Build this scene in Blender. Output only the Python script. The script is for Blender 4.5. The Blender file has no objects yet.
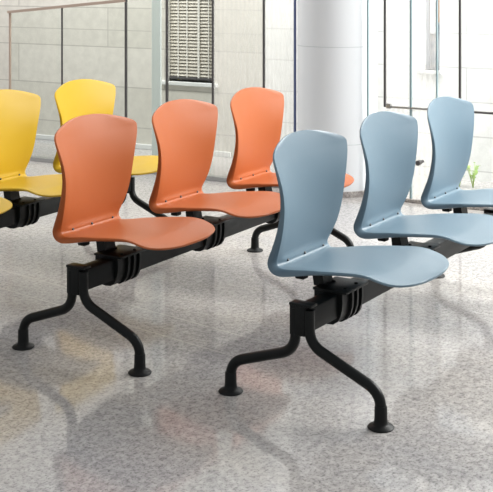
import bpy, bmesh, math, random
from mathutils import Vector, Matrix
S = bpy.context.scene
C = S.collection
PI = math.pi
random.seed(4)

# ------------------------------------------------------------------ helpers
def link(name, bm, mat, parent=None, smooth=True, loc=(0, 0, 0), rotz=0.0, angle=None):
    me = bpy.data.meshes.new(name)
    bmesh.ops.recalc_face_normals(bm, faces=bm.faces[:])
    for f in bm.faces:
        f.smooth = smooth
    if smooth and angle is not None:
        for e in bm.edges:
            if len(e.link_faces) == 2 and e.calc_face_angle() > angle:
                e.smooth = False
    bm.to_mesh(me)
    bm.free()
    me.materials.append(mat)
    o = bpy.data.objects.new(name, me)
    C.objects.link(o)
    o.location = loc
    o.rotation_euler = (0, 0, rotz)
    if parent is not None:
        o.parent = parent
    return o

def empty(name, loc=(0, 0, 0), rotz=0.0):
    o = bpy.data.objects.new(name, None)
    C.objects.link(o)
    o.location = loc
    o.rotation_euler = (0, 0, rotz)
    return o

def tag(o, label=None, cat=None, group=None, kind=None):
    if label: o['label'] = label
    if cat: o['category'] = cat
    if group: o['group'] = group
    if kind: o['kind'] = kind
    return o

def box(bm, a, b, bev=0.0, seg=2):
    """box between two corners, bevelled"""
    a, b = Vector(a), Vector(b)
    c = (a + b) / 2
    s = [abs(b[i] - a[i]) for i in range(3)]
    r = bmesh.ops.create_cube(bm, size=1.0, matrix=Matrix.Translation(c) @ Matrix.Diagonal((s[0], s[1], s[2], 1)))
    if bev > 0:
        es = set()
        for v in r['verts']:
            es.update(v.link_edges)
        bmesh.ops.bevel(bm, geom=list(es), offset=bev, segments=seg, affect='EDGES', profile=0.5)

def tube(bm, pts, rad, n=14, cap=True, squash=None):
    """sweep a circle along points; rad is a number or a list"""
    pts = [Vector(p) for p in pts]
    rads = rad if isinstance(rad, (list, tuple)) else [rad] * len(pts)
    rings = []
    t0 = (pts[1] - pts[0]).normalized()
    ref = Vector((1, 0, 0)) if abs(t0.x) < 0.9 else Vector((0, 0, 1))
    up = (ref - t0 * ref.dot(t0)).normalized()
    for i, p in enumerate(pts):
        if i == 0: t = pts[1] - pts[0]
        elif i == len(pts) - 1: t = pts[-1] - pts[-2]
        else: t = (pts[i + 1] - p).normalized() + (p - pts[i - 1]).normalized()
        t.normalize()
        up = (up - t * up.dot(t)).normalized()
        sd = t.cross(up)
        rings.append([bm.verts.new(p + (up * math.cos(2 * PI * k / n) + sd * math.sin(2 * PI * k / n)) * rads[i]) for k in range(n)])
    for a, b in zip(rings[:-1], rings[1:]):
        for k in range(n):
            bm.faces.new((a[k], a[(k + 1) % n], b[(k + 1) % n], b[k]))
    if cap:
        bm.faces.new(rings[0][::-1])
        bm.faces.new(rings[-1])

def lathe(bm, prof, at=(0, 0, 0), n=28):
    rings = []
    for r, z in prof:
        rings.append([bm.verts.new((at[0] + r * math.cos(2 * PI * k / n), at[1] + r * math.sin(2 * PI * k / n), at[2] + z)) for k in range(n)])
    for a, b in zip(rings[:-1], rings[1:]):
        for k in range(n):
            bm.faces.new((a[k], a[(k + 1) % n], b[(k + 1) % n], b[k]))
    bm.faces.new(rings[0][::-1])
    bm.faces.new(rings[-1])

def fillet(pts, rads, seg=8):
    """polyline with rounded corners"""
    pts = [Vector(p) for p in pts]
    out = [pts[0]]
    for i in range(1, len(pts) - 1):
        p, a, b = pts[i], pts[i - 1], pts[i + 1]
        da, db = (a - p).normalized(), (b - p).normalized()
        r = rads[i - 1]
        for k in range(seg + 1):
            t = k / seg
            out.append((p + da * r) * (1 - t) ** 2 + p * 2 * t * (1 - t) + (p + db * r) * t ** 2)
    out.append(pts[-1])
    return out

def prism(bm, poly, axis, lo, hi):
    """extrude a closed 2-D outline (list of pairs) along an axis"""
    def mk(u, v, w):
        if axis == 'x': return (w, u, v)
        if axis == 'y': return (u, w, v)
        return (u, v, w)
    a = [bm.verts.new(mk(u, v, lo)) for u, v in poly]
    b = [bm.verts.new(mk(u, v, hi)) for u, v in poly]
    n = len(poly)
    bm.faces.new(a[::-1])
    bm.faces.new(b)
    for k in range(n):
        bm.faces.new((a[k], a[(k + 1) % n], b[(k + 1) % n], b[k]))

# ------------------------------------------------------------------ materials
def new_mat(name):
    m = bpy.data.materials.new(name)
    m.use_nodes = True
    nt = m.node_tree
    return m, nt, nt.nodes['Principled BSDF']

def N(nt, kind, **kw):
    n = nt.nodes.new(kind)
    for k, v in kw.items():
        if hasattr(n, k): setattr(n, k, v)
        else: n.inputs[k.replace('_', ' ')].default_value = v
    return n

def ramp(nt, src, stops):
    r = nt.nodes.new('ShaderNodeValToRGB')
    el = r.color_ramp.elements
    while len(el) < len(stops): el.new(0.5)
    for e, (p, c) in zip(el, stops):
        e.position = p
        e.color = (c[0], c[1], c[2], 1) if isinstance(c, (tuple, list)) else (c, c, c, 1)
    nt.links.new(src, r.inputs['Fac'])
    return r.outputs['Color']

def mixc(nt, fac, a, b, mode='MIX'):
    m = nt.nodes.new('ShaderNodeMix')
    m.data_type = 'RGBA'
    m.blend_type = mode
    for sock, v in ((m.inputs[0], fac), (m.inputs[6], a), (m.inputs[7], b)):
        if hasattr(v, 'is_output'): nt.links.new(v, sock)
        elif isinstance(v, (tuple, list)): sock.default_value = (v[0], v[1], v[2], 1)
        else: sock.default_value = v
    return m.outputs[2]

def plain(name, col, rough=0.5, metal=0.0, spec=0.5, grain=0.0, gscale=400):
    m, nt, b = new_mat(name)
    b.inputs['Base Color'].default_value = (*col, 1)
    b.inputs['Roughness'].default_value = rough
    b.inputs['Metallic'].default_value = metal
    b.inputs['Specular IOR Level'].default_value = spec
    if grain:
        tc = N(nt, 'ShaderNodeTexCoord')
        no = N(nt, 'ShaderNodeTexNoise', Scale=gscale, Detail=2.0)
        nt.links.new(tc.outputs['Object'], no.inputs['Vector'])
        bp = N(nt, 'ShaderNodeBump', Strength=grain, Distance=0.001)
        nt.links.new(no.outputs['Fac'], bp.inputs['Height'])
        nt.links.new(bp.outputs['Normal'], b.inputs['Normal'])
    return m

M_blue = plain('blue_polypropylene', (0.150, 0.230, 0.290), 0.40, spec=0.42, grain=0.12)
M_orange = plain('orange_polypropylene', (0.48, 0.125, 0.034), 0.42, spec=0.32, grain=0.12)
M_yellow = plain('yellow_polypropylene', (0.62, 0.405, 0.020), 0.42, spec=0.32, grain=0.12)
M_black = plain('black_powder_coat', (0.006, 0.0075, 0.0075), 0.42, spec=0.25, grain=0.15)
M_rubber = plain('black_rubber', (0.007, 0.008, 0.008), 0.5, spec=0.25)
M_hole = plain('dark_rivet', (0.02, 0.028, 0.035), 0.5)
M_frame_dark = plain('dark_bronze_frame', (0.085, 0.08, 0.08), 0.4)
M_frame_blue = plain('blue_grey_frame', (0.12, 0.15, 0.28), 0.4)
M_frame_green = plain('green_glass_edge', (0.30, 0.42, 0.45), 0.3)
M_frame_warm = plain('brushed_bronze_rail', (0.52, 0.40, 0.33), 0.35, metal=0.3)
M_steel = plain('brushed_steel', (0.45, 0.45, 0.45), 0.3, metal=0.8)
M_column = plain('white_column_paint', (0.80, 0.825, 0.85), 0.35)
M_groove = plain('column_joint', (0.60, 0.64, 0.66), 0.6)
M_blind = plain('beige_blind_slat', (0.56, 0.52, 0.45), 0.5)
M_blind_tape = plain('blind_cord', (0.72, 0.70, 0.65), 0.6)
M_sill = plain('pale_stone_sill', (0.70, 0.71, 0.70), 0.5)
M_brown = plain('brown_timber', (0.50, 0.30, 0.20), 0.5)

def granite(name, base, dark, light, rough):
    m, nt, b = new_mat(name)
    tc = N(nt, 'ShaderNodeTexCoord')
    n1 = N(nt, 'ShaderNodeTexNoise', Scale=42.0, Detail=5.0, Roughness=0.72)
    n2 = N(nt, 'ShaderNodeTexNoise', Scale=110.0, Detail=2.0, Roughness=0.6)
    n3 = N(nt, 'ShaderNodeTexNoise', Scale=1.6, Detail=4.0, Roughness=0.6)
    mp = N(nt, 'ShaderNodeMapping')
    mp.inputs['Scale'].default_value = (1.0, 0.55, 1.0)
    mp.inputs['Rotation'].default_value = (0, 0, 0.9)
    nt.links.new(tc.outputs['Object'], mp.inputs['Vector'])
    for n in (n1, n2): nt.links.new(tc.outputs['Object'], n.inputs['Vector'])
    nt.links.new(mp.outputs['Vector'], n3.inputs['Vector'])
    c1 = ramp(nt, n1.outputs['Fac'], [(0.34, dark), (0.50, base), (0.66, light)])
    c2 = ramp(nt, n2.outputs['Fac'], [(0.36, 0.50), (0.48, 1.0)])
    c = mixc(nt, 0.75, c1, c2, 'MULTIPLY')
    c3 = ramp(nt, n3.outputs['Fac'], [(0.36, (0.84, 0.85, 0.87)), (0.64, (1.06, 1.04, 1.0))])
    c = mixc(nt, 1.0, c, c3, 'MULTIPLY')
    return m, nt, b, tc, c, rough

def make_floor_mat():
    m, nt, b, tc, c, rough = granite('granite_floor', (0.475, 0.458, 0.449), (0.32, 0.308, 0.308), (0.60, 0.583, 0.572), 0.1)
    # two thin joints of a border course running across the hall
    sx = N(nt, 'ShaderNodeSeparateXYZ')
    nt.links.new(tc.outputs['Object'], sx.inputs[0])
    my = N(nt, 'ShaderNodeMath', operation='MULTIPLY'); my.inputs[1].default_value = -0.174
    nt.links.new(sx.outputs['Y'], my.inputs[0])
    ad = N(nt, 'ShaderNodeMath', operation='ADD')
    nt.links.new(sx.outputs['X'], ad.inputs[0]); nt.links.new(my.outputs[0], ad.inputs[1])
    fac = None
    for off in (0.605, 0.405):
        d = N(nt, 'ShaderNodeMath', operation='SUBTRACT'); d.inputs[1].default_value = off
        nt.links.new(ad.outputs[0], d.inputs[0])
        a = N(nt, 'ShaderNodeMath', operation='ABSOLUTE'); nt.links.new(d.outputs[0], a.inputs[0])
        l = N(nt, 'ShaderNodeMath', operation='LESS_THAN'); l.inputs[1].default_value = 0.004
        nt.links.new(a.outputs[0], l.inputs[0])
        if fac is None: fac = l
        else:
            s = N(nt, 'ShaderNodeMath', operation='MAXIMUM')
            nt.links.new(fac.outputs[0], s.inputs[0]); nt.links.new(l.outputs[0], s.inputs[1]); fac = s
    mr = N(nt, 'ShaderNodeMapRange'); mr.inputs['From Min'].default_value = -0.75; mr.inputs['From Max'].default_value = -0.35
    mr.inputs['To Max'].default_value = 0.5
    nt.links.new(sx.outputs['Y'], mr.inputs['Value'])
    h = N(nt, 'ShaderNodeMath', operation='MULTIPLY')
    nt.links.new(fac.outputs[0], h.inputs[0]); nt.links.new(mr.outputs[0], h.inputs[1])
    c = mixc(nt, h.outputs[0], c, (0.66, 0.63, 0.58))
    nt.links.new(c, b.inputs['Base Color'])
    b.inputs['Roughness'].default_value = 0.075
    b.inputs['IOR'].default_value = 1.28
    return m
M_floor = make_floor_mat()

def make_skirt_mat():
    m, nt, b, tc, c, r = granite('granite_skirting', (0.40, 0.37, 0.36), (0.22, 0.20, 0.20), (0.6, 0.57, 0.55), 0.25)
    nt.links.new(c, b.inputs['Base Color'])
    b.inputs['Roughness'].default_value = 0.3
    return m
M_skirt = make_skirt_mat()

def make_block_mat(name, base, vary, joint, bw, bh, zoff, mortar=0.006, extra=None):
    """coursed stone blocks on a wall that faces -x"""
    m, nt, b = new_mat(name)
    tc = N(nt, 'ShaderNodeTexCoord')
    sx = N(nt, 'ShaderNodeSeparateXYZ'); nt.links.new(tc.outputs['Object'], sx.inputs[0])
    az = N(nt, 'ShaderNodeMath', operation='ADD'); az.inputs[1].default_value = zoff
    nt.links.new(sx.outputs['Z'], az.inputs[0])
    cb = N(nt, 'ShaderNodeCombineXYZ')
    nt.links.new(sx.outputs['Y'], cb.inputs[0]); nt.links.new(az.outputs[0], cb.inputs[1])
    br = N(nt, 'ShaderNodeTexBrick', offset=0.37, offset_frequency=2, squash=1.0)
    br.inputs['Scale'].default_value = 1.0
    br.inputs['Brick Width'].default_value = bw
    br.inputs['Row Height'].default_value = bh
    br.inputs['Mortar Size'].default_value = mortar
    br.inputs['Mortar Smooth'].default_value = 0.3
    br.inputs['Bias'].default_value = 0.0
    br.inputs['Color1'].default_value = (*base, 1)
    br.inputs['Color2'].default_value = (*vary, 1)
    br.inputs['Mortar'].default_value = (*joint, 1)
    nt.links.new(cb.outputs[0], br.inputs['Vector'])
    no = N(nt, 'ShaderNodeTexNoise', Scale=14.0, Detail=6.0, Roughness=0.65)
    nt.links.new(tc.outputs['Object'], no.inputs['Vector'])
    v = ramp(nt, no.outputs['Fac'], [(0.35, 0.93), (0.65, 1.05)])
    c = mixc(nt, 1.0, br.outputs['Color'], v, 'MULTIPLY')
    if extra is not None:            # one more thin bed joint
        cm = N(nt, 'ShaderNodeMath', operation='COMPARE'); cm.inputs[1].default_value = extra; cm.inputs[2].default_value = mortar * 0.6
        nt.links.new(sx.outputs['Z'], cm.inputs[0])
        c = mixc(nt, cm.outputs[0], c, joint)
    nt.links.new(c, b.inputs['Base Color'])
    b.inputs['Roughness'].default_value = 0.7
    return m
M_stone = make_block_mat('beige_stone_blocks', (0.62, 0.60, 0.54), (0.69, 0.665, 0.61), (0.47, 0.45, 0.41), 1.55, 0.325, 0.158, 0.005, 0.9576)
M_pale = make_block_mat('white_stone_blocks', (0.86, 0.865, 0.85), (0.90, 0.90, 0.885), (0.66, 0.66, 0.65), 1.3, 0.235, 0.168, 0.005)

def make_glass(name, tint, haze=0.0):
    m = bpy.data.materials.new(name); m.use_nodes = True
    nt = m.node_tree
    nt.nodes.remove(nt.nodes['Principled BSDF'])
    out = nt.nodes['Material Output']
    tr = N(nt, 'ShaderNodeBsdfTransparent'); tr.inputs[0].default_value = (*tint, 1)
    gl = N(nt, 'ShaderNodeBsdfGlossy'); gl.inputs['Roughness'].default_value = 0.02
    fr = N(nt, 'ShaderNodeFresnel', IOR=1.25)
    mx = N(nt, 'ShaderNodeMixShader')
    ge = N(nt, 'ShaderNodeNewGeometry')
    sub = N(nt, 'ShaderNodeMath', operation='SUBTRACT'); sub.inputs[0].default_value = 1.0
    nt.links.new(ge.outputs['Backfacing'], sub.inputs[1])
    mu = N(nt, 'ShaderNodeMath', operation='MULTIPLY')
    nt.links.new(fr.outputs[0], mu.inputs[0]); nt.links.new(sub.outputs[0], mu.inputs[1])
    nt.links.new(mu.outputs[0], mx.inputs[0]); nt.links.new(tr.outputs[0], mx.inputs[1]); nt.links.new(gl.outputs[0], mx.inputs[2])
    nt.links.new(mx.outputs[0], out.inputs['Surface'])
    return m
M_glass_green = make_glass('green_tinted_glass', (0.955, 0.972, 0.96))
M_glass_clear = make_glass('clear_glass', (0.98, 0.985, 0.98))

def make_reflection_glass():  # pale translucent stripes mixed in to imitate reflections on the glass
    m = bpy.data.materials.new('painted_reflection_glass'); m.use_nodes = True
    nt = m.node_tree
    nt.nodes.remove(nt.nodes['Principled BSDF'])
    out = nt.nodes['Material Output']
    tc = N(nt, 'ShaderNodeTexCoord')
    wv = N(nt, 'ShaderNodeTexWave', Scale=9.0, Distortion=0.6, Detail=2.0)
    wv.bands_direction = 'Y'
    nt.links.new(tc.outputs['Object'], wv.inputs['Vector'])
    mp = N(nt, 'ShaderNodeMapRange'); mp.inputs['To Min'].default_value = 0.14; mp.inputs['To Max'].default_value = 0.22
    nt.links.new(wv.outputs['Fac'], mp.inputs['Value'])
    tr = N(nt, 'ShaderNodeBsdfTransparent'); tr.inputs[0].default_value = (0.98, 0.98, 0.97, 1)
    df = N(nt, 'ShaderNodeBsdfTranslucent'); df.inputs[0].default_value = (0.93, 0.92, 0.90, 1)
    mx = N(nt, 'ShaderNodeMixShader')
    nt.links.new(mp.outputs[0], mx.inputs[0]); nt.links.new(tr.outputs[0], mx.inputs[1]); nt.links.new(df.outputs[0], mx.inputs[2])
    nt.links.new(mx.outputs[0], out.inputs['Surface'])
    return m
M_reflection_glass = make_reflection_glass()

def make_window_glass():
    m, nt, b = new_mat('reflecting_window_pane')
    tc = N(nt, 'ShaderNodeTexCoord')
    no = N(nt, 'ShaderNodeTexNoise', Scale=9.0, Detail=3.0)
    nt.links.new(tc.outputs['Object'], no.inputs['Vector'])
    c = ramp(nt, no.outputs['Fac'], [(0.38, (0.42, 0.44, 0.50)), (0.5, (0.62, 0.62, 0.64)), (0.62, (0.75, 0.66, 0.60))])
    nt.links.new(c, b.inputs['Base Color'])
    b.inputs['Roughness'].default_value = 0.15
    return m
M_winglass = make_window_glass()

def make_leaf():
    m, nt, b = new_mat('leaf_green')
    tc = N(nt, 'ShaderNodeTexCoord')
    no = N(nt, 'ShaderNodeTexNoise', Scale=20.0)
    nt.links.new(tc.outputs['Object'], no.inputs['Vector'])
    c = ramp(nt, no.outputs['Fac'], [(0.35, (0.30, 0.50, 0.12)), (0.65, (0.52, 0.66, 0.25))])
    nt.links.new(c, b.inputs['Base Color'])
    b.inputs['Roughness'].default_value = 0.6
    return m
M_leaf = make_leaf()

# ------------------------------------------------------------------ bench rows
# local frame of a row: x runs along the beam, -y is where the seats face, z up.
def P(s, d, z):
    return Vector((s, -d, z))

PITCH, FIRST, LEN = 0.6284, 0.264, 1.735

# rows of the shell: depth, height (of the rim), half width, hollow, thickness, flare of the rear rim
def top_row(z, w, th, fl):
    h = 0.045 * (w / 0.255) ** 2        # the upper back is one shallow hollow
    return (-0.1215 - 0.62 * (z - 0.64) ** 2 + h, z - 0.003, w, h, th, fl)
ROWS = [
    # back, from the top down
    top_row(0.8600, 0.010, 0.009, 0.000),
    top_row(0.8590, 0.050, 0.009, 0.000),
    top_row(0.8540, 0.100, 0.009, 0.000),
    top_row(0.8445, 0.152, 0.010, 0.001),
    top_row(0.8305, 0.207, 0.010, 0.001),
    top_row(0.8180, 0.2400, 0.010, 0.002),
    top_row(0.8070, 0.2525, 0.010, 0.002),
    top_row(0.7960, 0.2550, 0.011, 0.003),
    (-0.0865, 0.766, 0.250, 0.0450, 0.012, 0.003),
    (-0.0815, 0.725, 0.236, 0.044, 0.014, 0.004),
    (-0.0790, 0.680, 0.221, 0.042, 0.016, 0.005),
    (-0.0805, 0.630, 0.2105, 0.038, 0.018, 0.006),
    (-0.087, 0.575, 0.204, 0.032, 0.021, 0.008),
    (-0.100, 0.520, 0.197, 0.022, 0.024, 0.012),
    (-0.117, 0.474, 0.187, 0.011, 0.026, 0.018),
    (-0.129, 0.446, 0.179, 0.004, 0.026, 0.024),
    (-0.131, 0.430, 0.176, 0.001, 0.026, 0.027),
    (-0.120, 0.421, 0.178, 0.000, 0.025, 0.026),
    (-0.098, 0.4205, 0.184, 0.001, 0.025, 0.024),
    # seat, from the bend forward
    (-0.060, 0.4250, 0.192, 0.004, 0.023, 0.018),
    (-0.010, 0.4330, 0.201, 0.009, 0.020, 0.012),
    (0.060, 0.4410, 0.212, 0.014, 0.015, 0.005),
    (0.130, 0.4485, 0.217, 0.019, 0.014, 0.003),
    (0.190, 0.4535, 0.221, 0.021, 0.013, 0.002),
    (0.235, 0.4520, 0.2245, 0.018, 0.012, 0.002),
    (0.270, 0.4445, 0.2255, 0.014, 0.012, 0.002),
    (0.302, 0.4370, 0.216, 0.010, 0.012, 0.002),
    (0.328, 0.4315, 0.192, 0.007, 0.012, 0.001),
    (0.347, 0.4285, 0.158, 0.005, 0.011, 0.001),
    (0.361, 0.4265, 0.112, 0.003, 0.010, 0.000),
    (0.369, 0.4255, 0.062, 0.001, 0.009, 0.000),
    (0.372, 0.4250, 0.012, 0.000, 0.008, 0.000),
]
def catmull(rows, sub):
    out = []
    n = len(rows)
    for i in range(n - 1):
        p0, p1, p2, p3 = rows[max(i - 1, 0)], rows[i], rows[i + 1], rows[min(i + 2, n - 1)]
        for k in range(sub):
            t = k / sub
            out.append(tuple(0.5 * (2 * b + (c - a) * t + (2 * a - 5 * b + 4 * c - d) * t * t + (3 * b - a - 3 * c + d) * t ** 3)
                             for a, b, c, d in zip(p0, p1, p2, p3)))
    out.append(rows[-1])
    return out

def shell_mesh():
    rows = catmull(ROWS, 3)
    nu = 20
    bm = bmesh.new()
    front, mid, back = [], [], []
    m = len(rows)
    for i, (d, z, w, hol, th, fl) in enumerate(rows):
        a, b = rows[max(i - 1, 0)], rows[min(i + 1, m - 1)]
        td, tz = (b[0] - b[3]) - (a[0] - a[3]) if z > 0.44 and i < m * 0.5 else b[0] - a[0], b[1] - a[1]
        L = math.hypot(td, tz) or 1
        td, tz = td / L, tz / L
        nd, nz = -tz, td             # normal towards the sitter (down the back, then forward)
        fr, bk = [], []
        for k in range(nu + 1):
            u = -1 + 2 * k / nu
            off = -hol * (1 - u * u)
            # rounded lip close to the rim
            lip = -0.002 * max(0.0, (abs(u) - 0.9) / 0.1) ** 2
            # moulded ridge across the bend
            rdg = 0.0065 * math.exp(-((d + 0.131) / 0.012) ** 2) * math.exp(-((z - 0.436) / 0.010) ** 2) * (1 if abs(u) < 0.82 else 0.0)
            q = off + lip + rdg
            fr.append(bm.verts.new(P(u * w, d + nd * q, z + nz * q)))
            q2 = off - th + 0.003 * max(0.0, (abs(u) - 0.9) / 0.1) ** 2
            bk.append(bm.verts.new(P(u * (w + fl), d + nd * q2, z + nz * q2)))
        front.append(fr); back.append(bk)
        row = []
        for k in (0, nu):
            sgn = -1 if k == 0 else 1
            qm = -th * 0.45
            row.append(bm.verts.new(P(sgn * (w + fl * 0.75 + 0.003), d + nd * qm, z + nz * qm)))
        mid.append(row)
    for i in range(m - 1):
        for k in range(nu):
            bm.faces.new((front[i][k], front[i][k + 1], front[i + 1][k + 1], front[i + 1][k]))
            bm.faces.new((back[i][k], back[i + 1][k], back[i + 1][k + 1], back[i][k + 1]))
        for j, k in ((0, 0), (1, nu)):
            bm.faces.new((front[i][k], front[i + 1][k], mid[i + 1][j], mid[i][j]))
            bm.faces.new((mid[i][j], mid[i + 1][j], back[i + 1][k], back[i][k]))
    for i in range(m - 1):          # a crisp crease between the face and its rim
        for k in (0, nu):
            e = bm.edges.get((front[i][k], front[i + 1][k]))
            e.smooth = False
    for i in (0, m - 1):
        loop = front[i] + [mid[i][1]] + back[i][::-1] + [mid[i][0]]
        bm.faces.new(loop)
    return bm

def leg_path(rear, reach):
    if rear:
        pts = [(-0.009, 0.325), (-0.009, 0.186), (-reach, 0.103), (-reach, 0.004)]
        rr = [0.055, 0.050]
    else:
        pts = [(0.043, 0.325), (0.043, 0.216), (0.297, 0.108), (0.297, 0.004)]
        rr = [0.050, 0.050]
    return fillet([P(0, a, b) for a, b in pts], rr)

def make_row(seat_mat, loc, rotz, label, lifts, reach=0.262, slim=1.0, shift=0.0):
    root = empty('bench', loc, rotz)
    tag(root, label, 'bench', 'three-seat beam benches')
    # beam
    bm = bmesh.new()
    box(bm, P(0.004, -0.014, 0.252), P(LEN - 0.004, 0.050, 0.331), 0.006)
    link('beam', bm, M_black, root, angle=0.6)
    for x in (0.0, LEN):
        # upright plate clasping the two tubes at the beam's end
        bm = bmesh.new()
        box(bm, P(x - 0.016, -0.024, 0.238), P(x + 0.016, 0.034, 0.341), 0.005)
        box(bm, P(x - 0.019, -0.024, 0.335), P(x + 0.024, 0.060, 0.345), 0.003)
        link('end_bracket', bm, M_black, root, angle=0.6)
        for rear in (True, False):
            bm = bmesh.new()
            path = [p + Vector((x, 0, 0)) for p in leg_path(rear, reach)]
            tube(bm, path, 0.0175, 16)
            lg = link('leg', bm, M_black, root, angle=0.9)
            e = path[-1]
            bm = bmesh.new()
            lathe(bm, [(0.0405, 0.0), (0.042, 0.003), (0.0385, 0.0075), (0.027, 0.0105), (0.0215, 0.016), (0.0203, 0.03),
                       (0.0195, 0.066), (0.0180, 0.069)], (e.x, e.y, 0.0))
            link('foot', bm, M_rubber, lg, angle=0.9)
    for n in range(3):
        cx = FIRST + n * PITCH + shift * (1 if n else 0.4)
        # clamp: a round-bellied cast block hugging the beam, with fins and a top plate
        bm = bmesh.new()
        prof = [(-0.040, 0.338), (0.078, 0.338), (0.079, 0.308), (0.077, 0.281), (0.070, 0.256), (0.057, 0.237), (0.038, 0.226), (0.010, 0.224), (-0.030, 0.230), (-0.040, 0.250)]
        prism(bm, [(-a * 0.86 if a > 0 else -a, b if b > 0.26 else b + 0.003) for a, b in prof], 'x', cx - 0.085, cx + 0.048)
        cl = link('clamp', bm, M_black, root, angle=0.5)
        for k in range(3):
            fx = cx - 0.028 + 0.036 * k
            bm = bmesh.new()
            prism(bm, [(-a, b) for a, b in prof], 'x', fx - 0.006, fx + 0.006)
            link('fin', bm, M_black, cl, angle=0.5)
        bm = bmesh.new()
        box(bm, P(cx - 0.088, -0.045, 0.336), P(cx + 0.078, 0.084, 0.345), 0.002)
        pl = link('top_plate', bm, M_black, root, angle=0.6)
        for (a, b) in ((0.012, -0.016), (0.030, 0.060), (-0.05, 0.060)):
            bm = bmesh.new()
            lathe(bm, [(0.0065, 0), (0.0065, 0.003), (0.004, 0.005)], tuple(P(cx + a, b, 0.345)), 12)
            link('screw', bm, M_rubber, pl, angle=0.6)
        # folded bracket that carries the shell, from the plate up under the bend
        bm = bmesh.new()
        lift = lifts[n]
        poly = [(0.026, 0.336), (0.030, 0.345), (0.045, 0.410 + lift), (0.100, 0.402 + lift), (0.100, 0.395 + lift), (0.078, 0.388 + lift), (0.070, 0.336)]
        prism(bm, poly, 'x', cx - 0.035, cx + 0.030)
        link('seat_bracket', bm, M_black, root, angle=0.6)
        # shell
        sh = link('seat_shell', shell_mesh(), seat_mat, root, angle=1.2)
        sh.location = (cx, 0, lift)
        sh.scale = (slim, slim, 1.0)
        for s in (-0.115, 0.002, 0.135):
            bm = bmesh.new()
            lathe(bm, [(0.0045, -0.004), (0.0050, 0.0008), (0.003, 0.0018)], (0, 0, 0), 10)
            r = link('rivet', bm, M_hole, sh, angle=0.7)
            r.location = P(s, -0.1255, 0.4335)
            r.rotation_euler = (math.radians(48), 0, 0)
        bm = bmesh.new()
        box(bm, P(-0.140, -0.085, 0.379), P(-0.105, -0.050, 0.404), 0.005)
        link('underside_lug', bm, M_rubber, sh, angle=0.6)
    return root

make_row(M_orange, (0, 0, 0), 0.0,
         'three-seat beam bench with orange plastic shells, the middle row of the three', (0.0, 0.0, 0.0), 0.246, 0.99, -0.012)
make_row(M_blue, (0.003, -0.9278, 0), -0.0356,
         'three-seat beam bench with grey-blue plastic shells, nearest row on the right', (0.0, 0.003, 0.006))
make_row(M_yellow, (-0.0913, 0.9608, 0), 0.0238,
         'three-seat beam bench with yellow plastic shells, rear row cut off at left', (0.0, 0.0, 0.0))

# ------------------------------------------------------------------ hall: floor and walls
def struct(name, bm, mat, parent=None, smooth=False, angle=None, label=None):
    o = link(name, bm, mat, parent, smooth, angle=angle)
    if parent is None: o['kind'] = 'structure'
    if label: o['label'] = label
    return o

bm = bmesh.new()
box(bm, (-7, -7, -0.12), (4.5, 8, 0.0))
struct('floor', bm, M_floor, label='polished speckled grey granite floor of the hall')

WX = 4.2          # face of the stone wall
GX = 3.3          # glazing line
SPLIT = 1.62      # beige blocks left of this, white blocks right of it
TOP = 4.2

# beige stone wall with the blinded window opening
W1 = (2.070, 2.510, 0.565, 2.4)      # y0, y1, z0, z1
bm = bmesh.new()
box(bm, (WX, W1[1], 0), (WX + 0.3, 8, TOP))
box(bm, (WX, SPLIT, 0), (WX + 0.3, W1[0], TOP))
box(bm, (WX, W1[0], 0), (WX + 0.3, W1[1], W1[2]))
box(bm, (WX, W1[0], W1[3]), (WX + 0.3, W1[1], TOP))
struct('wall_left', bm, M_stone, label='beige coursed stone wall behind the glass screens at left')
# white stone wall with a slim window
W2 = (0.195, 0.315, 0.745, 2.2)
bm = bmesh.new()
box(bm, (WX, W2[1], 0), (WX + 0.3, SPLIT, TOP))
box(bm, (WX, -7, 0), (WX + 0.3, W2[0], TOP))
box(bm, (WX, W2[0], 0), (WX + 0.3, W2[1], W2[2]))
box(bm, (WX, W2[0], W2[3]), (WX + 0.3, W2[1], TOP))
struct('wall_right', bm, M_pale, label='white coursed stone wall beyond the glazing at right')
bm = bmesh.new()
box(bm, (WX - 0.02, 1.9, 0), (WX, 8, 0.04), 0.004)
struct('baseboard_left', bm, M_sill, label='low pale stone skirting along the beige stone wall')

# window 1: frame, pane, sill, with the blind hanging in it
w = empty('window_1', (WX, (W1[0] + W1[1]) / 2, W1[2])); tag(w, 'window with beige venetian blind behind the middle orange seat', kind='structure')
def rel(o, root):
    o.parent = root
    o.matrix_parent_inverse = Matrix.Translation(-root.location)
    return o
bm = bmesh.new()
x = WX + 0.11
box(bm, (x, W1[0], W1[2]), (x + 0.05, W1[0] + 0.025, W1[3])); box(bm, (x, W1[1] - 0.025, W1[2]), (x + 0.05, W1[1], W1[3]))
box(bm, (x, W1[0], W1[2]), (x + 0.05, W1[1], W1[2] + 0.03)); box(bm, (x, W1[0], W1[3] - 0.03), (x + 0.05, W1[1], W1[3]))
box(bm, (x, 2.245, W1[2]), (x + 0.05, 2.262, W1[3]))
rel(link('window_frame', bm, M_sill, None, False), w)
bm = bmesh.new(); box(bm, (x + 0.02, W1[0] + 0.02, W1[2] + 0.02), (x + 0.03, W1[1] - 0.02, W1[3] - 0.02))
rel(link('window_pane', bm, M_winglass, None, False), w)
bm = bmesh.new(); box(bm, (WX - 0.03, W1[0] - 0.05, W1[2] - 0.03), (WX + 0.1, W1[1] + 0.05, W1[2]), 0.004)
rel(link('window_sill', bm, M_sill, None, False), w)

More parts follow.
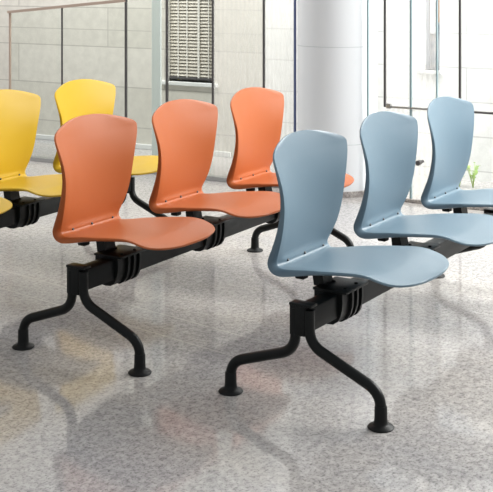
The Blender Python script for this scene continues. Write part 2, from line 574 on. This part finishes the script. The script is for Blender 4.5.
bl = empty('window_blind', (WX + 0.05, (W1[0] + W1[1]) / 2, W1[3] - 0.02))
tag(bl, 'beige venetian blind lowered in the window behind the glass screens', 'blind')
bm = bmesh.new()
z = W1[2] + 0.055
while z < W1[3] - 0.06:
    a = len(bm.verts)
    yy = (W1[0] + 0.008, W1[1] - 0.008)
    vs = []
    for (dx, dz) in ((-0.009, -0.0135), (-0.001, 0.001), (0.009, 0.0135)):
        vs.append([bm.verts.new((WX + 0.05 + dx, y_, z + dz)) for y_ in yy] + [bm.verts.new((WX + 0.05 + dx, y_, z + dz - 0.0015)) for y_ in yy])
    for p, q in zip(vs[:-1], vs[1:]):
        bm.faces.new((p[0], p[1], q[1], q[0])); bm.faces.new((p[2], q[2], q[3], p[3]))
        bm.faces.new((p[0], q[0], q[2], p[2])); bm.faces.new((p[1], p[3], q[3], q[1]))
    bm.faces.new((vs[0][0], vs[0][2], vs[0][3], vs[0][1])); bm.faces.new((vs[2][0], vs[2][1], vs[2][3], vs[2][2]))
    z += 0.0265
rel(link('slats', bm, M_blind, None, False), bl)
bm = bmesh.new(); box(bm, (WX + 0.035, W1[0] + 0.006, W1[2] + 0.012), (WX + 0.065, W1[1] - 0.006, W1[2] + 0.034), 0.004)
rel(link('bottom_rail', bm, M_frame_dark, None, False), bl)
bm = bmesh.new(); box(bm, (WX + 0.03, W1[0] + 0.006, W1[3] - 0.05), (WX + 0.07, W1[1] - 0.006, W1[3] - 0.01), 0.004)
rel(link('head_rail', bm, M_blind_tape, None, False), bl)
for y in (2.335, 2.225, 2.42, 2.13):
    bm = bmesh.new(); wd = 0.004 if y > 2.3 or y < 2.2 else 0.009
    box(bm, (WX + 0.033, y - wd, W1[2] + 0.03), (WX + 0.036, y + wd, W1[3] - 0.03))
    rel(link('ladder_tape', bm, M_blind_tape, None, False), bl)

# window 2: slim window in the white wall
w2 = empty('window_2', (WX, (W2[0] + W2[1]) / 2, W2[2])); tag(w2, 'slim tall window in the white wall above the rear blue seat', kind='structure')
bm = bmesh.new(); box(bm, (WX + 0.08, W2[0], W2[2]), (WX + 0.09, W2[1], W2[3]))
rel(link('window_pane', bm, M_winglass, None, False), w2)
bm = bmesh.new(); box(bm, (WX + 0.05, W2[1] - 0.02, W2[2]), (WX + 0.09, W2[1], W2[3])); box(bm, (WX + 0.05, W2[0], W2[2]), (WX + 0.09, W2[0] + 0.02, 1.08))
rel(link('window_frame', bm, plain('grey_window_frame', (0.45, 0.47, 0.52), 0.5), None, False), w2)
bm = bmesh.new(); box(bm, (WX + 0.03, W2[0], 1.08), (WX + 0.09, W2[0] + 0.035, W2[3]))
rel(link('timber_jamb', bm, M_brown, None, False), w2)
bm = bmesh.new(); box(bm, (WX + 0.045, W2[0] + 0.045, 1.0), (WX + 0.05, W2[1] - 0.03, W2[3]), 0.002)
rel(link('roller_shade', bm, M_column, None, False), w2)
bm = bmesh.new(); box(bm, (WX - 0.03, W2[0] - 0.02, W2[2] - 0.025), (WX + 0.08, W2[1] + 0.04, W2[2]), 0.003)
rel(link('window_sill', bm, M_sill, None, False), w2)

# ------------------------------------------------------------------ glazing
def pane(bm, y0, y1, z0, z1l, z1r=None):
    z1r = z1l if z1r is None else z1r
    prism(bm, [(y0, z0), (y1, z0), (y1, z1l), (y0, z1r)], 'x', GX - 0.005, GX + 0.005)

def post(root, y, wd, mat, z1, z0=0.0, name='mullion', x0=GX - 0.008, x1=GX + 0.008):
    bm = bmesh.new(); box(bm, (x0, y - wd / 2, z0), (x1, y + wd / 2, z1), 0.002)
    return rel(link(name, bm, mat, None, False), root)

# low screen at left, with a raked top rail
ZA, ZB = 1.127, 1.232
YA, YB = 3.351, 2.202
YP = 2.238
def ztop(y): return ZA + (ZB - ZA) * (YA - y) / (YA - YB)
sc = empty('window_3', (GX, 2.8, 0)); tag(sc, 'glass screen with raked bronze top rail in front of the beige wall', kind='structure')
bm = bmesh.new(); pane(bm, 2.833, YA, 0.03, ztop(YA), ztop(2.833)); rel(link('glass_pane', bm, M_glass_green, None, False), sc)
bm = bmesh.new(); pane(bm, YP, 2.833, 0.03, ztop(2.833), ztop(YP)); rel(link('glass_pane', bm, M_glass_green, None, False), sc)
bm = bmesh.new()
prism(bm, [(YA + 0.012, ztop(YA) - 0.010), (YP, ztop(YP) - 0.010), (YP, ztop(YP) + 0.011), (YA + 0.012, ztop(YA) + 0.009)], 'x', GX - 0.02, GX + 0.02)
rel(link('top_rail', bm, M_frame_warm, None, False), sc)
post(sc, YA, 0.014, M_frame_warm, ztop(YA))
post(sc, 2.833, 0.008, M_frame_dark, ztop(2.833))
bm = bmesh.new(); box(bm, (GX - 0.025, YP, 0), (GX + 0.025, YA, 0.03), 0.003); rel(link('base_channel', bm, M_steel, None, False), sc)

# full-height panes between the screen and the column
H2 = 3.0
ys = [YP, 1.879, 1.495, 1.091, 0.8553]
mats = [M_frame_dark, M_frame_dark, M_frame_dark, M_frame_dark, M_frame_blue]
wds = [0.016, 0.017, 0.014, 0.014, 0.014]
labels = ['full-height glass pane beside the raked screen', 'full-height glass pane in front of the blinded window',
          'full-height glass pane left of the rear orange seat', 'narrow full-height glass pane left of the white column']
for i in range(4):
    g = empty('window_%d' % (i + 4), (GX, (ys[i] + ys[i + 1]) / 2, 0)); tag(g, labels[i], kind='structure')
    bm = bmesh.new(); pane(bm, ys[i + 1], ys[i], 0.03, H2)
    rel(link('glass_pane', bm, M_glass_green if i < 2 else M_reflection_glass, None, False), g)
    zf = {2: 0.50, 3: 0.575}.get(i, 0.0)
    post(g, ys[i], wds[i], mats[i], H2, zf)
    if zf:                           # the bar stops at a clamp on the glass
        bm = bmesh.new(); box(bm, (GX - 0.018, ys[i] - 0.022, zf - 0.012), (GX + 0.018, ys[i] + 0.022, zf + 0.014), 0.003)
        rel(link('glass_clamp', bm, M_steel, None, False), g)
    if i == 3: post(g, ys[4], wds[4], mats[4], H2)
    bm = bmesh.new(); box(bm, (GX - 0.025, ys[i + 1], 0), (GX + 0.025, ys[i], 0.03), 0.003); rel(link('base_channel', bm, M_steel, None, False), g)
    if i == 0:
        bm = bmesh.new(); box(bm, (GX + 0.01, 1.945, 0.03), (GX + 0.03, 2.02, H2), 0.004)
        rel(link('glass_fin', bm, plain('frosted_glass_fin', (0.90, 0.95, 0.93), 0.25), None, False), g)

# right-hand glazing: door and side lights, beyond the column
ys = [0.330, 0.213, 0.0379, -0.1328, -0.2803]
mats = [M_frame_green, M_frame_dark, M_frame_green, M_frame_green, M_frame_dark]
wds = [0.010, 0.014, 0.014, 0.010, 0.014]
names = ['window_8', 'window_9', 'door_1', 'window_10', 'window_11']
labels = ['slim glass pane right of the white column', 'glass pane behind the middle blue seat', 'glass door with steel knob behind the blue seats',
          'slim glass pane behind the rear blue seat', 'wide glass pane at the right edge']
ends = ys[1:] + [-2.6]
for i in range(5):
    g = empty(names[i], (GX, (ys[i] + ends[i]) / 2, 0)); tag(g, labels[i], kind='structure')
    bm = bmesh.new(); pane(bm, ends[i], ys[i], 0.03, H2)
    rel(link('glass_pane', bm, M_reflection_glass if i in (1, 2) else M_glass_clear, None, False), g)
    post(g, ys[i], wds[i], mats[i], H2, 0.16 if i in (3, 4) else (0.58 if i == 1 else 0.0))
    bm = bmesh.new(); box(bm, (GX - 0.025, ends[i], 0), (GX + 0.025, ys[i], 0.022), 0.003); rel(link('base_channel', bm, M_skirt, None, False), g)
    if i >= 1:
        y1 = ys[i] - (0.02 if i == 1 else 0.0)
        bm = bmesh.new(); box(bm, (GX - 0.016, ends[i], 0.578), (GX + 0.016, y1, 0.590), 0.002)
        rel(link('cross_rail', bm, M_frame_dark if i > 3 else M_steel, None, False), g)
    if i == 1:
        bm = bmesh.new(); box(bm, (GX - 0.03, ys[i] - 0.05, 0.574), (GX - 0.01, ys[i] - 0.02, 0.606), 0.003)
        rel(link('rail_bracket', bm, M_steel, None, False), g)
    if i == 2:
        bm = bmesh.new()
        tube(bm, [(GX - 0.004, -0.041, 0.260), (GX - 0.050, -0.041, 0.260), (GX - 0.053, -0.041, 0.260), (GX - 0.085, -0.041, 0.260), (GX - 0.088, -0.041, 0.26)], [0.010, 0.010, 0.016, 0.016, 0.012], 16)
        rel(link('door_handle', bm, M_frame_dark, None, True, angle=0.6), g)

# white round column
col = empty('column', (3.42, 0.605, 0)); tag(col, 'round white column between the glass panes', 'column', kind='structure')
bm = bmesh.new(); lathe(bm, [(0.262, 0.03), (0.262, TOP)], (3.42, 0.605, 0), 72)
rel(link('shaft', bm, M_column, None, True, angle=0.8), col)
bm = bmesh.new(); lathe(bm, [(0.266, 0.0), (0.266, 0.036), (0.262, 0.038)], (3.42, 0.605, 0), 72)
rel(link('base_ring', bm, M_skirt, None, True, angle=0.8), col)
for z in (0.33, 0.95, 1.6, 2.3):
    bm = bmesh.new(); lathe(bm, [(0.2615, 0.0), (0.2625, 0.001), (0.2625, 0.005), (0.2615, 0.006)], (3.42, 0.605, z), 72)
    rel(link('joint_band', bm, M_groove, None, True, angle=0.8), col)

# low plants outside, at the foot of the white wall
def shrub(y, h, label, n, seed):
    rnd = random.Random(seed)
    root = empty('shrub', (3.95, y, 0)); tag(root, label, 'plant')
    st, lf = bmesh.new(), bmesh.new()
    for i in range(n):
        a = rnd.uniform(0, 2 * PI); lean = rnd.uniform(0.01, 0.06)
        top = Vector((3.95 + math.cos(a) * lean, y + math.sin(a) * lean, h * rnd.uniform(0.6, 1)))
        b0 = Vector((3.95, y, 0.0))
        mid = (b0 + top) / 2 + Vector((0, 0, 0.01))
        tube(st, [b0, mid, top], [0.003, 0.0025, 0.0015], 6)
        for k in range(6):
            t = rnd.uniform(0.35, 1.0)
            p = b0.lerp(top, t)
            an = rnd.uniform(0, 2 * PI); l = rnd.uniform(0.022, 0.036)
            dr = Vector((math.cos(an), math.sin(an), rnd.uniform(0.2, 0.9))).normalized()
            sd = dr.cross(Vector((0, 0, 1))).normalized() * l * 0.28
            up = dr.cross(sd).normalized() * 0.0015
            v = [lf.verts.new(q) for q in (p, p + dr * l * 0.5 + sd, p + dr * l, p + dr * l * 0.5 - sd)]
            v2 = [lf.verts.new(q.co + up) for q in v]
            lf.faces.new(v); lf.faces.new(v2[::-1])
            for j in range(4): lf.faces.new((v[j], v2[j], v2[(j + 1) % 4], v[(j + 1) % 4]))
    rel(link('stems', st, M_leaf, None, True), root)
    rel(link('foliage', lf, M_leaf, None, False), root)
    return root
shrub(-0.04, 0.17, 'low green plant at the white wall, just right of the rear blue backrest', 9, 3)
shrub(-0.135, 0.17, 'low yellow-green plant at the white wall by the right edge', 7, 5)

# ------------------------------------------------------------------ light
wd = bpy.data.worlds.new('daylight'); S.world = wd; wd.use_nodes = True
bg = wd.node_tree.nodes['Background']
bg.inputs[0].default_value = (0.97, 0.985, 1.0, 1); bg.inputs[1].default_value = 0.38
def lamp(name, loc, look, sx, sy, watts, col=(1, 1, 1)):
    l = bpy.data.lights.new(name, 'AREA'); l.shape = 'RECTANGLE'; l.size = sx; l.size_y = sy; l.energy = watts; l.color = col
    o = bpy.data.objects.new(name, l); C.objects.link(o)
    o.location = loc
    o.rotation_euler = (Vector(look) - Vector(loc)).to_track_quat('-Z', 'Y').to_euler()
    return o
# high daylight along the glazed side, and unseen fills added to brighten the walls
lamp('high_daylight', (3.1, -2.9, 2.4), (0.5, -0.4, 0.4), 2.6, 1.4, 205, (1.0, 0.99, 0.97))
lamp('wall_fill', (3.62, -0.6, 3.4), (4.1, -0.6, 0.3), 4.5, 0.4, 135)
lamp('wall_fill', (2.7, 3.2, 3.3), (4.2, 3.2, 0.5), 3.0, 0.5, 95, (1.0, 0.98, 0.95))

# ------------------------------------------------------------------ camera
F, HY, YAW = 1121.8, -23.34, 1.0344
cam = bpy.data.cameras.new('camera'); co = bpy.data.objects.new('camera', cam); C.objects.link(co)
cam.sensor_fit = 'HORIZONTAL'; cam.sensor_width = 36.0
cam.lens = F / 493 * 36.0
cam.shift_y = (HY - 246.0) / 493.0
co.location = (-3.2126, -2.6452, 1.4)
co.rotation_euler = (PI / 2, 0, -YAW)
S.camera = co

S.view_settings.view_transform = 'Standard'
S.view_settings.look = 'None'
S.view_settings.gamma = 1.0
S.view_settings.use_curve_mapping = False
S.view_settings.exposure = 0.15
